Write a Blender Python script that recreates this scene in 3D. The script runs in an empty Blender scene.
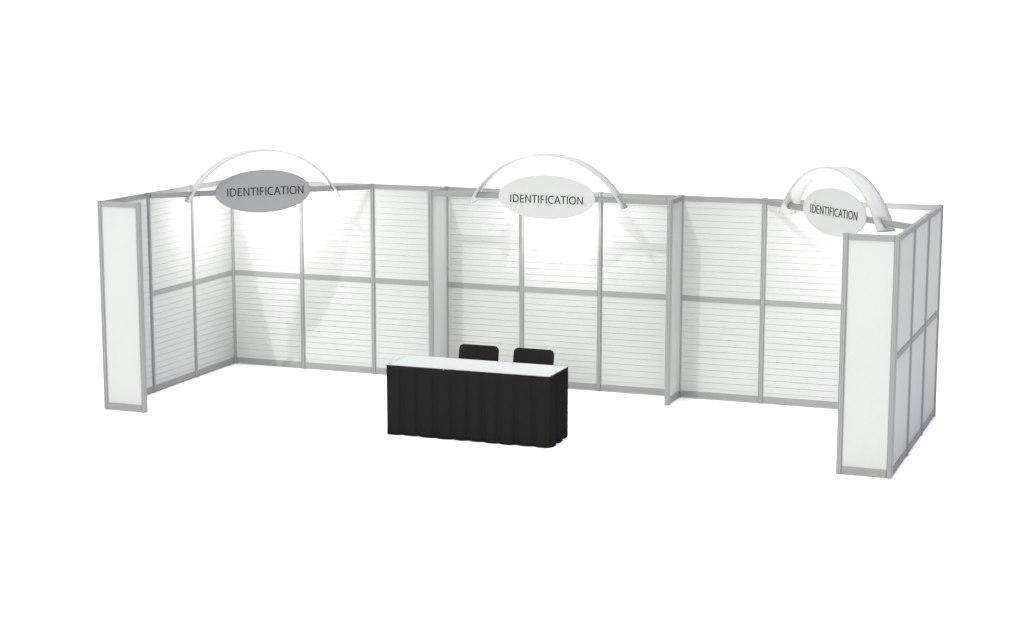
import bpy, bmesh, math, random
from mathutils import Matrix, Vector

random.seed(7)
scene = bpy.context.scene
COL = scene.collection
PI = math.pi

# ------------------------------------------------------------------ measures
BAY = 1.0              # bay width along the back wall
SIDE = 1.0067          # bay width along the side walls
H = 2.408              # wall height
FIN = 0.50             # depth of the divider walls, width of the return walls
POST_R = 0.0335        # circumscribed radius of the octagonal post
RAIL_H = 0.060
RAIL_T = 0.042
FLOOR_Z = -0.014       # the feet stand this far below the rails' datum
MID_Z = 1.190          # centre of the middle rail
FRONT = -3 * SIDE

# ------------------------------------------------------------------ materials
def noise_mat(name, color, rough=0.6, spec=0.3, metallic=0.0, grain=0.0, grain_scale=120.0,
              bump=0.0, bump_scale=400.0, patch=0.0, patch_scale=1.5):
    m = bpy.data.materials.new(name)
    m.use_nodes = True
    nt = m.node_tree
    b = nt.nodes['Principled BSDF']
    b.inputs['Base Color'].default_value = (*color, 1)
    b.inputs['Roughness'].default_value = rough
    b.inputs['Metallic'].default_value = metallic
    b.inputs['Specular IOR Level'].default_value = spec
    tc = nt.nodes.new('ShaderNodeTexCoord')
    src = None
    if grain or patch:
        val = None
        for amp, sc, det in ((grain, grain_scale, 2.0), (patch, patch_scale, 4.0)):
            if not amp:
                continue
            n = nt.nodes.new('ShaderNodeTexNoise')
            n.inputs['Scale'].default_value = sc
            n.inputs['Detail'].default_value = det
            nt.links.new(tc.outputs['Object'], n.inputs['Vector'])
            mr = nt.nodes.new('ShaderNodeMapRange')
            mr.inputs['From Min'].default_value = 0.25
            mr.inputs['From Max'].default_value = 0.75
            mr.inputs['To Min'].default_value = 1 - amp
            mr.inputs['To Max'].default_value = 1 + amp
            nt.links.new(n.outputs['Fac'], mr.inputs['Value'])
            if val is None:
                val = mr.outputs['Result']
            else:
                mu = nt.nodes.new('ShaderNodeMath')
                mu.operation = 'MULTIPLY'
                nt.links.new(val, mu.inputs[0])
                nt.links.new(mr.outputs['Result'], mu.inputs[1])
                val = mu.outputs[0]
        vm = nt.nodes.new('ShaderNodeVectorMath')
        vm.operation = 'SCALE'
        vm.inputs[0].default_value = color
        nt.links.new(val, vm.inputs['Scale'])
        nt.links.new(vm.outputs['Vector'], b.inputs['Base Color'])
    if bump:
        n = nt.nodes.new('ShaderNodeTexNoise')
        n.inputs['Scale'].default_value = bump_scale
        n.inputs['Detail'].default_value = 3
        nt.links.new(tc.outputs['Object'], n.inputs['Vector'])
        bp = nt.nodes.new('ShaderNodeBump')
        bp.inputs['Strength'].default_value = bump
        bp.inputs['Distance'].default_value = 0.002
        nt.links.new(n.outputs['Fac'], bp.inputs['Height'])
        nt.links.new(bp.outputs['Normal'], b.inputs['Normal'])
    return m

M_PANEL = noise_mat('white_laminate', (0.486, 0.494, 0.484), 0.8, 0.03, grain=0.03, grain_scale=140, patch=0.006)
M_ALU = noise_mat('satin_aluminium', (0.262, 0.266, 0.258), 0.65, 0.06, grain=0.02, grain_scale=90)
M_POST = noise_mat('satin_aluminium_post', (0.308, 0.312, 0.304), 0.6, 0.08, grain=0.02, grain_scale=90)
M_ARCH = noise_mat('white_arch_plastic', (0.432, 0.435, 0.424), 0.7, 0.06, grain=0.01)
M_SIGN = noise_mat('white_sign_board', (0.486, 0.493, 0.480), 0.6, 0.15, grain=0.015)
M_SIGN_SHADED = noise_mat('shaded_sign_board', (0.275, 0.28, 0.28), 0.6, 0.15, grain=0.015)  # darker copy of the white board, shade put into its colour
M_INK = noise_mat('black_lettering', (0.012, 0.012, 0.012), 0.6, 0.2)
M_TOP = noise_mat('white_table_laminate', (0.412, 0.417, 0.414), 0.7, 0.08, grain=0.03, grain_scale=70)
M_CLOTH = noise_mat('black_skirt_cloth', (0.0135,0.0135,0.0130), 0.95, 0.0, grain=0.06, grain_scale=150, bump=0.15)
M_CHAIR = noise_mat('black_chair_fabric', (0.0205,0.0205,0.0198), 0.95, 0.0, grain=0.12, grain_scale=160, bump=0.25)
M_STEEL = noise_mat('black_steel_tube', (0.008, 0.008, 0.008), 0.4, 0.3, bump=0.02)
M_CLIP = noise_mat('clear_plastic_clip', (0.22, 0.22, 0.22), 0.3, 0.4, bump=0.02)
M_FLOOR = noise_mat('white_studio_floor', (0.965, 0.965, 0.965), 0.9, 0.0, patch=0.003, patch_scale=0.4)

# ------------------------------------------------------------------ helpers
def new_obj(name, bm, mat, parent=None, smooth=False):
    me = bpy.data.meshes.new(name)
    bmesh.ops.recalc_face_normals(bm, faces=bm.faces)
    if smooth:
        for f in bm.faces:
            f.smooth = True
    bm.to_mesh(me)
    bm.free()
    me.materials.append(mat)
    o = bpy.data.objects.new(name, me)
    COL.objects.link(o)
    if parent is not None:
        o.parent = parent
    return o

def thing(name, label, cat, loc=(0, 0, 0), rz=0.0, group=None):
    o = bpy.data.objects.new(name, None)
    o.empty_display_size = 0.2
    COL.objects.link(o)
    o.location = loc
    o.rotation_euler = (0, 0, rz)
    tag(o, label, cat, group)
    return o

def tag(o, label, cat, group=None):
    o['kind'] = 'thing'
    o['label'] = label
    o['category'] = cat
    if group:
        o['group'] = group

def box_bm(x0, x1, y0, y1, z0, z1, bev=0.0, seg=1, bm=None):
    own = bm is None
    if own:
        bm = bmesh.new()
    vs = [bm.verts.new((x, y, z)) for x in (x0, x1) for y in (y0, y1) for z in (z0, z1)]
    q = [(0, 1, 3, 2), (4, 6, 7, 5), (0, 4, 5, 1), (2, 3, 7, 6), (0, 2, 6, 4), (1, 5, 7, 3)]
    fs = [bm.faces.new([vs[i] for i in f]) for f in q]
    if bev:
        es = list({e for f in fs for e in f.edges})
        bmesh.ops.bevel(bm, geom=es, offset=bev, segments=seg, affect='EDGES', profile=0.5)
    return bm

def post_bm(x=0.0, y=0.0):
    """octagonal system post with a groove in each flat and a small cap"""
    bm = bmesh.new()
    prof = []
    for k in range(8):
        a0 = PI / 8 + k * PI / 4
        a1 = a0 + PI / 4
        p0 = Vector((math.cos(a0), math.sin(a0))) * POST_R
        p1 = Vector((math.cos(a1), math.sin(a1))) * POST_R
        n = (p0 + p1).normalized()
        for t, dpt in ((0.0, 0), (0.36, 0), (0.36, 0.007), (0.64, 0.007), (0.64, 0)):
            q = p0.lerp(p1, t) - n * dpt
            prof.append(q)
    rings = []
    for z in (FLOOR_Z, H + 0.002):
        rings.append([bm.verts.new((x + q.x, y + q.y, z)) for q in prof])
    n = len(prof)
    for i in range(n):
        bm.faces.new((rings[0][i], rings[0][(i + 1) % n], rings[1][(i + 1) % n], rings[1][i]))
    # caps, closed with an octagonal lid
    for z0, z1 in ((H + 0.0015, H + 0.006), (FLOOR_Z, FLOOR_Z + 0.004)):
        lo = [bm.verts.new((x + 1.02 * POST_R * math.cos(PI / 8 + k * PI / 4), y + 1.02 * POST_R * math.sin(PI / 8 + k * PI / 4), z0)) for k in range(8)]
        hi = [bm.verts.new((x + 1.02 * POST_R * math.cos(PI / 8 + k * PI / 4), y + 1.02 * POST_R * math.sin(PI / 8 + k * PI / 4), z1)) for k in range(8)]
        for k in range(8):
            bm.faces.new((lo[k], lo[(k + 1) % 8], hi[(k + 1) % 8], hi[k]))
        bm.faces.new(hi)
        bm.faces.new(lo[::-1])
    return bm

UP_Z = [2.269 - 0.0745 * k for k in range(14)]
ALL_Z = [2.269 - 0.0745 * k for k in range(29)]
LO_Z = [1.086 - 0.0745 * k for k in range(14)]

def slat_bm(x0, x1, z0, z1, grooves, half=0.010, gh=0.0031, gd=0.0042):
    """panel whose -y face carries horizontal grooves"""
    prof = [(-half, z0)]
    for g in sorted(grooves):
        prof += [(-half, g - gh), (-half + gd, g - gh), (-half + gd, g + gh), (-half, g + gh)]
    prof += [(-half, z1), (half, z1), (half, z0)]
    bm = bmesh.new()
    a = [bm.verts.new((x0, y, z)) for y, z in prof]
    b = [bm.verts.new((x1, y, z)) for y, z in prof]
    n = len(prof)
    for i in range(n):
        j = (i + 1) % n
        bm.faces.new((a[i], a[j], b[j], b[i]))
    bm.faces.new(a[::-1])
    bm.faces.new(b)
    return bm

def bay(t, x0, x1, slat=True, mid=True):
    """panels and rails between two posts, in the wall's own axes"""
    e = POST_R * math.cos(PI / 8) - 0.004
    a, b = x0 + e, x1 - e
    h = RAIL_T / 2
    bot0, bot1 = -0.003, 0.010 + RAIL_H
    new_obj('bottom_rail', box_bm(a, b, -h, h, bot0, bot1, 0.003), M_ALU, t)
    new_obj('top_rail', box_bm(a, b, -h, h, H - RAIL_H, H, 0.003), M_ALU, t)
    if mid:
        m0, m1 = MID_Z - 0.031, MID_Z + 0.031
        new_obj('middle_rail', box_bm(a, b, -h, h, m0, m1, 0.003), M_ALU, t)
        spans = [(bot1 - 0.004, m0 + 0.004, LO_Z), (m1 - 0.004, H - RAIL_H + 0.004, UP_Z)]
    else:
        spans = [(bot1 - 0.004, H - RAIL_H + 0.004, ALL_Z)]
    for z0, z1, gz in spans:
        if slat:
            new_obj('slat_panel', slat_bm(a - 0.002, b + 0.002, z0, z1, gz), M_PANEL, t)
        else:
            new_obj('panel', box_bm(a - 0.002, b + 0.002, -0.010, 0.010, z0, z1), M_PANEL, t)

def posts(t, xs):
    for x in xs:
        new_obj('post', post_bm(x), M_POST, t)

# ------------------------------------------------------------------ floor
bm = bmesh.new()
R0 = 2500.0
vs = [bm.verts.new((4.5 + R0 * math.cos(2 * PI * k / 48), R0 * math.sin(2 * PI * k / 48), FLOOR_Z)) for k in range(48)]
bm.faces.new(vs)
floor = new_obj('floor', bm, M_FLOOR)
floor['kind'] = 'structure'

# ------------------------------------------------------------------ walls
t = thing('slatwall_partition', 'long white slatwall forming the back of the booth, behind the black skirted table', 'partition', (0, 0, 0))
posts(t, [k * BAY for k in range(10)])
for k in range(9):
    bay(t, k * BAY, (k + 1) * BAY)

t = thing('side_partition', 'white slatwall side wall under the shaded sign, grooved face turned to the inside', 'partition', (-0.014, FRONT, 0), PI / 2)
posts(t, [0, SIDE, 2 * SIDE])
bay(t, 0, SIDE, mid=False)
for k in (1, 2):
    bay(t, k * SIDE, (k + 1) * SIDE)

t = thing('side_partition', 'side wall at the right end showing its plain shaded grey-blue outer panels', 'partition', (9 * BAY, 0, 0), -PI / 2)
posts(t, [SIDE, 2 * SIDE, 3 * SIDE])
for k in range(3):
    bay(t, k * SIDE, (k + 1) * SIDE)

for x0, x1, lab in ((0.0, FIN, 'narrow white return panel closing the booth front at the left end, beside the shaded sign'),
                    (9 - FIN, 9.0, 'narrow white return panel closing the booth front at the right end, nearest the camera')):
    t = thing('return_partition', lab, 'partition', (x0 - (0.014 if x0 == 0 else 0), FRONT, 0), 0, 'narrow return walls at the booth front')
    posts(t, [FIN if x0 == 0 else 0.0])
    bay(t, 0, FIN, slat=False, mid=False)

for x, lab in ((3 * BAY, 'short white divider wall left of the chairs, behind the left end of the table'),
               (6 * BAY, 'short white divider wall standing clear to the right of the table')):
    t = thing('divider_partition', lab, 'partition', (x, 0, 0), -PI / 2, 'short divider walls between the bays')
    posts(t, [FIN])
    bay(t, 0, FIN, slat=False, mid=False)

# ------------------------------------------------------------------ beams, arches, signs
def span(o, d):
    return math.atan2(d[1], d[0])

BEAMS = [
    ((0, -2 * SIDE), (2 * BAY, 0.0), 'aluminium beam set diagonally across the left corner behind the shaded sign'),
    ((3 * BAY, -FIN), (6 * BAY, -FIN), 'straight aluminium beam between the two short divider walls behind the middle sign'),
    ((7 * BAY, 0.0), (9 * BAY, -2 * SIDE), 'aluminium beam set diagonally across the right corner behind the smallest looking sign'),
]
for (p0, p1, lab) in BEAMS:
    dx, dy = p1[0] - p0[0], p1[1] - p0[1]
    L = math.hypot(dx, dy)
    t = thing('sign_crossbar', lab, 'crossbar', (p0[0], p0[1], 0), math.atan2(dy, dx), 'header beams carrying the signs')
    e = POST_R * math.cos(PI / 8) - 0.003
    new_obj('beam_profile', box_bm(e + 0.012, L - e - 0.012, -0.0205, 0.0205, H - 0.066, H - 0.001, 0.003), M_ALU, t)
    for a, b in ((e - 0.002, e + 0.014), (L - e - 0.014, L - e + 0.002)):
        new_obj('end_bracket', box_bm(a, b, -0.0165, 0.0165, H - 0.060, H - 0.006, 0.002), M_ALU, t)

def arch_bm(a=0.958, zf=2.273, zt=2.876, w=0.22, th=0.014, slot=0.043, slot_z=H + 0.001):
    h = zt - zf
    R = (a * a + h * h) / (2 * h)
    T = math.atan2(a, R - h)
    # angles where the hole round the beam begins and ends
    ts = math.acos((slot_z - (zt - R)) / R)
    tb = math.acos((H - 0.068 - (zt - R)) / R)
    n = 72
    half = [ts + (tb - ts) * k / 4 for k in range(1, 5)] + [tb + (T - tb) * k / 3 for k in range(1, 4)]
    ang = [-q for q in half[::-1]] + [-ts + 2 * ts * k / n for k in range(n + 1)] + half
    ys = [-w / 2, -slot / 2, slot / 2, w / 2]
    bm = bmesh.new()
    def vert(ai, yi, r):
        return (r * math.sin(ang[ai]), ys[yi], zt - R + r * math.cos(ang[ai]))
    outer = {}; inner = {}
    def V(d, ai, yi, r):
        if (ai, yi) not in d:
            d[(ai, yi)] = bm.verts.new(vert(ai, yi, r))
        return d[(ai, yi)]
    cells = set()
    for ai in range(len(ang) - 1):
        m = (ang[ai] + ang[ai + 1]) / 2
        for yi in range(3):
            if yi == 1 and ts < abs(m) < tb:
                continue
            cells.add((ai, yi))
    ri = R - th
    for ai, yi in cells:
        f1 = bm.faces.new([V(outer, ai, yi, R), V(outer, ai + 1, yi, R), V(outer, ai + 1, yi + 1, R), V(outer, ai, yi + 1, R)])
        f2 = bm.faces.new([V(inner, ai, yi, ri), V(inner, ai, yi + 1, ri), V(inner, ai + 1, yi + 1, ri), V(inner, ai + 1, yi, ri)])
        f1.smooth = f2.smooth = True
    def side(k0, k1):
        bm.faces.new([outer[k0], outer[k1], inner[k1], inner[k0]])
    for ai, yi in cells:
        if (ai, yi - 1) not in cells: side((ai, yi), (ai + 1, yi))
        if (ai, yi + 1) not in cells: side((ai + 1, yi + 1), (ai, yi + 1))
        if (ai - 1, yi) not in cells: side((ai, yi + 1), (ai, yi))
        if (ai + 1, yi) not in cells: side((ai + 1, yi), (ai + 1, yi + 1))
    for e in bm.edges:
        if len(e.link_faces) == 2 and e.calc_face_angle(0) > 0.6:
            e.smooth = False
    return bm

def plate_bm(A, B, y0, y1, n=96, bev=0.003):
    bm = bmesh.new()
    rings = []
    for y, s in ((y0, -bev), (y0 + bev, 0), (y1 - bev, 0), (y1, -bev)):
        rings.append([bm.verts.new(((A + s) * math.cos(2 * PI * k / n), y, (B + s) * math.sin(2 * PI * k / n))) for k in range(n)])
    for r0, r1 in zip(rings, rings[1:]):
        for k in range(n):
            bm.faces.new((r0[k], r0[(k + 1) % n], r1[(k + 1) % n], r1[k]))
    bm.faces.new(rings[0][::-1])
    bm.faces.new(rings[-1])
    return bm

# lettering drawn as strokes; units of cap height = 1
SV, SH = 0.134, 0.112          # stem and bar weight
def ring_poly(cx, cz, rx, rz, a0, a1, sv, sh, n=28, power=2.25):
    """quads of a superellipse stroke from angle a0 to a1"""
    out = []
    def pt(a, dx, dz):
        c, s = math.cos(a), math.sin(a)
        k = 2.0 / power
        return (cx + (rx - dx) * math.copysign(abs(c) ** k, c), cz + (rz - dz) * math.copysign(abs(s) ** k, s))
    for i in range(n):
        b0 = a0 + (a1 - a0) * i / n
        b1 = a0 + (a1 - a0) * (i + 1) / n
        out.append([pt(b0, 0, 0), pt(b1, 0, 0), pt(b1, sv, sh), pt(b0, sv, sh)])
    return out
def rect(x0, x1, z0, z1):
    return [(x0, z0), (x1, z0), (x1, z1), (x0, z1)]
def glyph(ch):
    """(polygons, advance)"""
    if ch == 'I':
        return [rect(.12, .12 + SV, 0, 1)], .355
    if ch == 'E':
        return [rect(.12, .12 + SV, 0, 1), rect(.12 + SV, .64, 0, SH), rect(.12 + SV, .60, .46, .46 + SH), rect(.12 + SV, .62, 1 - SH, 1)], .73
    if ch == 'F':
        return [rect(.12, .12 + SV, 0, 1), rect(.12 + SV, .60, .45, .45 + SH), rect(.12 + SV, .63, 1 - SH, 1)], .71
    if ch == 'T':
        return [rect(.295 + .02, .295 + .02 + SV, 0, 1 - SH), rect(.01, .745, 1 - SH, 1)], .75
    if ch == 'N':
        return [rect(.12, .12 + SV * .95, 0, 1), rect(.86 - SV * .95, .86, 0, 1),
                [(.12 + SV * .95, 1), (.12 + SV * .95, .80), (.86 - SV * .95, 0), (.86 - SV * .95, .20)]], .98
    if ch == 'A':
        return [[(.01, 0), (.145, 0), (.50, 1), (.375, 1)], [(.865, 0), (.73, 0), (.40, .93), (.50, 1)], rect(.245, .64, .30, .30 + SH)], .88
    if ch == 'D':
        return [rect(.12, .12 + SV, 0, 1), rect(.12 + SV, .40, 0, SH), rect(.12 + SV, .40, 1 - SH, 1)] + \
               ring_poly(.40, .5, .52, .5, -PI / 2, PI / 2, SV, SH), .99
    if ch == 'O':
        return ring_poly(.51, .5, .46, .515, 0, 2 * PI, SV, SH, 44), 1.02
    if ch == 'C':
        return ring_poly(.53, .5, .475, .515, math.radians(58), math.radians(302), SV, SH, 34), .86
def text_bm(word, width, y_face, th=0.003):
    polys = []; x = 0.0
    for ch in word:
        g, adv = glyph(ch)
        polys += [[(px + x, pz) for px, pz in q] for q in g]
        x += adv
    xs = [px for q in polys for px, _ in q]
    lo, hi = min(xs), max(xs)
    s = width / (hi - lo)
    bm = bmesh.new()
    for i, q in enumerate(polys):
        eps = 0.00004 * (i % 7)          # strokes of one letter meet without sharing a plane
        f = [bm.verts.new(((px - (lo + hi) / 2) * s, y_face - th - eps, (pz - .5) * s)) for px, pz in q]
        g = [bm.verts.new((v.co.x, y_face, v.co.z)) for v in f]
        n = len(q)
        bm.faces.new(f)
        for k in range(n):
            bm.faces.new((f[k], g[k], g[(k + 1) % n], f[(k + 1) % n]))
    return bm

HEADERS = [
    ((1.0, -SIDE), math.atan2(SIDE, 1.0), 'white curved band arching over the shaded oval sign', 'oval sign with shade in its face colour reading IDENTIFICATION, under the left arch',
     M_SIGN_SHADED, 0.965, 0.028, 0.0, -0.010, 2.377, 0.006),
    ((4.5, -FIN), 0.0, 'white curved band arching over the beam between the two divider walls', 'white oval sign reading IDENTIFICATION on the straight beam above the table',
     M_SIGN, 0.907, 0.0, -0.026, 0.0, 2.382, 0.012),
    ((8.0, -SIDE), math.atan2(-SIDE, 1.0), 'white curved band at the right end, its broad face turned to the viewer', 'off-white oval sign reading IDENTIFICATION, turned sideways beside the right return panel',
     M_SIGN, 0.900, 0.0, 0.0, 0.035, 2.397, 0.010),
]
for (c, rz, lab_arch, lab_sign, msign, tw, tx, tz, su, sz, az) in HEADERS:
    o = new_obj('arch_band', arch_bm(), M_ARCH)
    o.location = (c[0], c[1], az)
    o.rotation_euler = (0, 0, rz)
    tag(o, lab_arch, 'arch', 'arches over the signs')
    s = thing('oval_sign', lab_sign, 'sign', (c[0] + su * math.cos(rz), c[1] + su * math.sin(rz), sz), rz, 'oval identification signs')
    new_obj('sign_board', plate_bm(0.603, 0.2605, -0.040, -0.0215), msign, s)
    l = new_obj('lettering', text_bm('IDENTIFICATION', tw, -0.0398), M_INK, s)
    l.location = (tx, 0, tz)

# ------------------------------------------------------------------ table
TX0, TX1, TY0, TY1, TH = 3.551, 5.427, -3.028, -2.436, 0.762
tcx, tcy = (TX0 + TX1) / 2, (TY0 + TY1) / 2
tw2, td2 = (TX1 - TX0) / 2, (TY1 - TY0) / 2
t = thing('folding_table', 'rectangular table with a white top, dressed in the black skirt', 'table', (tcx, tcy, 0))
new_obj('tabletop', box_bm(-tw2 + .001, tw2 - .001, -td2 + .001, td2 - .001, TH - 0.028, TH, 0.003, 2), M_TOP, t)
def tube_bm(pts, r, n=12, bm=None):
    if bm is None:
        bm = bmesh.new()
    rings = []
    for i, p in enumerate(pts):
        p = Vector(p)
        d = (Vector(pts[min(i + 1, len(pts) - 1)]) - Vector(pts[max(i - 1, 0)])).normalized()
        up = Vector((0, 1, 0)) if abs(d.y) < 0.9 else Vector((1, 0, 0))
        a = d.cross(up).normalized(); b = d.cross(a).normalized()
        rings.append([bm.verts.new(p + (a * math.cos(2 * PI * k / n) + b * math.sin(2 * PI * k / n)) * r) for k in range(n)])
    for r0, r1 in zip(rings, rings[1:]):
        for k in range(n):
            f = bm.faces.new((r0[k], r0[(k + 1) % n], r1[(k + 1) % n], r1[k])); f.smooth = True
    bm.faces.new(rings[0][::-1]); bm.faces.new(rings[-1])
    return bm
for sx in (-1, 1):
    for sy in (-1, 1):
        new_obj('leg', tube_bm([(sx * (tw2 - .14), sy * (td2 - .08), FLOOR_Z), (sx * (tw2 - .14), sy * (td2 - .08), TH - 0.030)], 0.014), M_STEEL, t)
    new_obj('leg_brace', tube_bm([(sx * (tw2 - .14), -td2 + .08, .16), (sx * (tw2 - .14), td2 - .08, .16)], 0.010), M_STEEL, t)

def skirt_bm():
    """pleated cloth hung round the front and both sides, open at the back"""
    e = 0.004
    x0, x1, y0, y1 = -tw2 - e, tw2 + e, -td2 - e, td2
    r = 0.010
    path = []                                    # (point, outward normal, arc length)
    def line(p, q, n, steps):
        for k in range(steps):
            f = k / steps
            path.append((Vector(p).lerp(Vector(q), f), Vector(n)))
    def corner(c, a0, a1, steps=8):
        for k in range(steps):
            a = a0 + (a1 - a0) * k / steps
            n = Vector((math.cos(a), math.sin(a)))
            path.append((Vector(c) + n * r, n))
    line((x0, y1), (x0, y0 + r), (-1, 0), 90)
    corner((x0 + r, y0 + r), PI, 1.5 * PI)
    line((x0 + r, y0), (x1 - r, y0), (0, -1), 280)
    corner((x1 - r, y0 + r), -PI / 2, 0)
    line((x1, y0 + r), (x1, y1), (1, 0), 90)
    path.append((Vector((x1, y1)), Vector((1, 0))))
    s = [0.0]
    for (a, _), (b, _) in zip(path, path[1:]):
        s.append(s[-1] + (b - a).length)
    period = 0.192
    rows = 14
    bm = bmesh.new()
    grid = []
    for j in range(rows + 1):
        v = j / rows                              # 0 top, 1 hem
        z = (TH - 0.006) * (1 - v) + (FLOOR_Z + 0.007) * v
        row = []
        for (p, n), si in zip(path, s):
            ph = si / period + 0.10 * math.sin(si * 3.1 + 1) + 0.05 * math.sin(si * 7.7)
            w = 0.5 - 0.5 * math.cos(2 * PI * ph + 0.9 * math.sin(2 * PI * ph))
            amp = 0.011 + 0.016 * v ** 0.9
            off = (amp * w - 0.004 * v) * min(1.0, (s[-1] - si) / 0.12, si / 0.12)
            q = p + n * off
            row.append(bm.verts.new((q.x, q.y, z + (0.004 * math.sin(si * 9) * v ** 3))))
        grid.append(row)
    for r0, r1 in zip(grid, grid[1:]):
        for k in range(len(r0) - 1):
            f = bm.faces.new((r0[k], r0[k + 1], r1[k + 1], r1[k])); f.smooth = True
    bmesh.ops.recalc_face_normals(bm, faces=bm.faces)
    bmesh.ops.solidify(bm, geom=list(bm.faces), thickness=0.0015)
    return bm
sk = thing('table_skirt', 'pleated black cloth skirt hanging round the white topped table', 'table skirt', (tcx, tcy, 0))
new_obj('skirt_cloth', skirt_bm(), M_CLOTH, sk)
new_obj('skirt_clip', box_bm(-0.268, -0.256, -td2 - 0.024, -td2 - 0.004, TH - 0.016, TH + 0.002, 0.002), M_CLIP, sk)

# ------------------------------------------------------------------ chairs
def cushion_bm(w, h, d, r, edge=0.014):
    """rounded pad in the xz plane, thickness d along y, centred"""
    n = 10
    out = []
    for cx, cz, a0 in ((w / 2 - r, h / 2 - r, 0), (-w / 2 + r, h / 2 - r, PI / 2), (-w / 2 + r, -h / 2 + r, PI), (w / 2 - r, -h / 2 + r, 1.5 * PI)):
        for k in range(n + 1):
            a = a0 + PI / 2 * k / n
            out.append((cx, cz, math.cos(a), math.sin(a)))
    bm = bmesh.new()
    lev = []
    m = 5
    for k in range(m + 1):
        a = PI / 2 * k / m
        lev.append((-d / 2 + edge * (1 - math.sin(a)), -edge * (1 - math.cos(a))))
    lev2 = [(-y, ins) for y, ins in lev[::-1]]
    lev = [(-d / 2 + edge * (1 - math.cos(PI / 2 * k / m)), -edge * (1 - math.sin(PI / 2 * k / m))) for k in range(m + 1)]
    lev2 = [(-y, ins) for y, ins in lev[::-1]]
    rings = []
    for y, ins in lev + lev2:
        rings.append([bm.verts.new((cx + (r + ins) * c, y, cz + (r + ins) * s)) for cx, cz, c, s in out])
    N = len(out)
    for r0, r1 in zip(rings, rings[1:]):
        for k in range(N):
            f = bm.faces.new((r0[k], r0[(k + 1) % N], r1[(k + 1) % N], r1[k])); f.smooth = True
    bm.faces.new(rings[0][::-1]); bm.faces.new(rings[-1])
    return bm

def make_chair(label):
    """faces -y (towards the table); base at the origin below the seat centre"""
    t = thing('chair', label, 'chair', (0, 0, 0), 0, 'black chairs behind the table')
    b = cushion_bm(0.475, 0.37, 0.045, 0.055)
    bmesh.ops.transform(b, matrix=Matrix.Translation((0, 0.235, 0.643)) @ Matrix.Rotation(math.radians(-11), 4, 'X'), verts=b.verts)
    new_obj('backrest', b, M_CHAIR, t)
    b = cushion_bm(0.45, 0.43, 0.055, 0.06)
    bmesh.ops.transform(b, matrix=Matrix.Translation((0, -0.02, 0.435)) @ Matrix.Rotation(PI / 2, 4, 'X'), verts=b.verts)
    new_obj('seat', b, M_CHAIR, t)
    for sx in (-1, 1):
        x = sx * 0.215
        new_obj('leg', tube_bm([(x, -0.215, FLOOR_Z), (x, -0.195, 0.405)], 0.011), M_STEEL, t)
        new_obj('leg', tube_bm([(x, 0.245, FLOOR_Z), (x, 0.205, 0.405)], 0.011), M_STEEL, t)
        new_obj('back_upright', tube_bm([(x, 0.150, 0.418), (x, 0.235, 0.455), (x, 0.262, 0.53), (x, 0.295, 0.70)], 0.010), M_STEEL, t)
    bm = tube_bm([(-0.215, -0.19, 0.396), (0.215, -0.19, 0.396)], 0.010)
    tube_bm([(-0.215, 0.19, 0.397), (0.215, 0.19, 0.397)], 0.010, bm=bm)
    tube_bm([(-0.190, -0.19, 0.3965), (-0.190, 0.19, 0.3965)], 0.009, bm=bm)
    tube_bm([(0.190, -0.19, 0.3965), (0.190, 0.19, 0.3965)], 0.009, bm=bm)
    new_obj('seat_frame', bm, M_STEEL, t)
    return t

def copy_tree(o, parent=None):
    c = o.copy()
    COL.objects.link(c)
    if parent is not None:
        c.parent = parent
    for ch in list(o.children):
        copy_tree(ch, c)
    return c
chair = make_chair('black chair behind the middle of the table, nearer the first divider wall')
chair2 = copy_tree(chair)
chair2['label'] = 'black chair behind the table, nearer the right end of the white top'
chair.location = (4.184, -2.165, -0.0)
chair2.location = (4.844, -2.165, 0)

# ------------------------------------------------------------------ light
KEY = 0.48
W_BASE, W_BACK, W_TOP = 0.19, 1.21, 5.9
w = bpy.data.worlds.new('World')
scene.world = w
w.use_nodes = True
nt = w.node_tree
bg = nt.nodes['Background']
tc = nt.nodes.new('ShaderNodeTexCoord')
sx = nt.nodes.new('ShaderNodeSeparateXYZ')
nt.links.new(tc.outputs['Generated'], sx.inputs[0])
def smooth(src, lo_, hi_, a, b):
    mr = nt.nodes.new('ShaderNodeMapRange')
    mr.interpolation_type = 'SMOOTHSTEP'
    for k, v in (('From Min', lo_), ('From Max', hi_), ('To Min', a), ('To Max', b)):
        mr.inputs[k].default_value = v
    nt.links.new(src, mr.inputs['Value'])
    return mr.outputs['Result']
def math_node(op, a, b):
    m = nt.nodes.new('ShaderNodeMath')
    m.operation = op
    for i, v in enumerate((a, b)):
        if isinstance(v, (int, float)):
            m.inputs[i].default_value = v
        else:
            nt.links.new(v, m.inputs[i])
    return m.outputs[0]
# studio-like world gradient: white backdrop, added overhead glow to whiten the floor, dim elsewhere
dt = nt.nodes.new('ShaderNodeVectorMath')
dt.operation = 'DOT_PRODUCT'
dt.inputs[1].default_value = (-0.35, 0.937, 0.0)
nt.links.new(tc.outputs['Generated'], dt.inputs[0])
back = math_node('MULTIPLY', smooth(dt.outputs['Value'], 0.60, 0.84, 0.0, W_BACK - W_BASE), smooth(sx.outputs['Z'], 0.2, 0.5, 1.0, 0.0))
top = smooth(sx.outputs['Z'], 0.80, 0.95, W_BASE, W_TOP)
nt.links.new(math_node('ADD', back, top), bg.inputs['Strength'])
# the added overhead glow is close to neutral, the rest a little bluer
cm = nt.nodes.new('ShaderNodeMix')
cm.data_type = 'RGBA'
cm.inputs[6].default_value = (0.865, 0.97, 1.18, 1)
cm.inputs[7].default_value = (0.945, 0.982, 1.05, 1)
nt.links.new(smooth(sx.outputs['Z'], 0.55, 0.85, 0.0, 1.0), cm.inputs[0])
nt.links.new(cm.outputs[2], bg.inputs['Color'])

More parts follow.
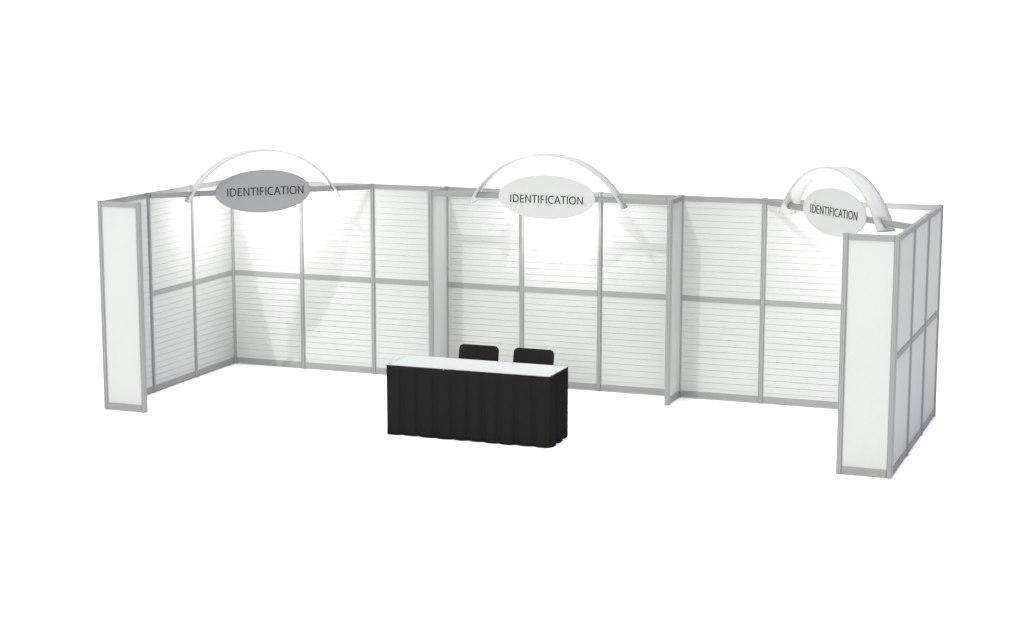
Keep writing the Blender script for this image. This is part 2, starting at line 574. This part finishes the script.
def aim(o, d):
    o.rotation_euler = Vector(d).to_track_quat('-Z', 'Y').to_euler()

# key lamp: one far studio lamp, up in front and to the left
kd = Vector((0.40, 1.0, -1.28)).normalized()
dist = 90.0
ld = bpy.data.lights.new('key_lamp', 'SPOT')
ld.energy = KEY * PI * 4 * PI * dist * dist
ld.color = (1.0, 1.0, 0.88)
ld.shadow_soft_size = 0.35
ld.spot_size = math.radians(60)
ld.spot_blend = 0.6
lo = bpy.data.objects.new('key_lamp', ld)
COL.objects.link(lo)
lo.location = Vector((4.5, -1.0, 1.2)) - kd * dist
aim(lo, kd)

# added fill lamp brightening front faces, set a little to the right
FILL = 0.27
ld = bpy.data.lights.new('front_fill', 'AREA')
ld.shape = 'RECTANGLE'
ld.size, ld.size_y = 9.0, 7.0
fd = Vector((-0.16, 1.0, -0.20)).normalized()
fdist = 45.0
ld.energy = FILL * PI * PI * fdist * fdist
ld.color = (1.0, 1.0, 0.89)
lo = bpy.data.objects.new('front_fill', ld)
COL.objects.link(lo)
lo.location = Vector((4.5, -1.0, 1.2)) - fd * fdist
aim(lo, fd)

# three display lamps behind the signs
SPOTS = [((0.92, -0.90, 2.12), 50), ((4.55, -0.43, 2.06), 30), ((8.20, -0.86, 2.10), 38)]
for loc, e in SPOTS:
    ld = bpy.data.lights.new('display_lamp', 'POINT')
    ld.energy = e
    ld.color = (1.0, 1.0, 0.95)
    ld.shadow_soft_size = 0.04
    lo = bpy.data.objects.new('display_lamp', ld)
    COL.objects.link(lo)
    lo.location = loc

# ------------------------------------------------------------------ camera
cam = bpy.data.cameras.new('camera')
cam.sensor_width = 36.0
cam.lens = 1855.65 / 1024 * 36
cam.clip_start = 0.1
cam.clip_end = 10000
co = bpy.data.objects.new('camera', cam)
COL.objects.link(co)
co.matrix_world = Matrix.Translation((11.7811, -21.0893, 4.5878)) @ Matrix.Rotation(0.3590, 4, 'Z') @ Matrix.Rotation(PI / 2 - 0.1626, 4, 'X') @ Matrix.Rotation(0.0011, 4, 'Z')
scene.camera = co

vs = scene.view_settings
vs.view_transform = 'Standard'
vs.look = 'None'
vs.exposure = 0
vs.gamma = 1
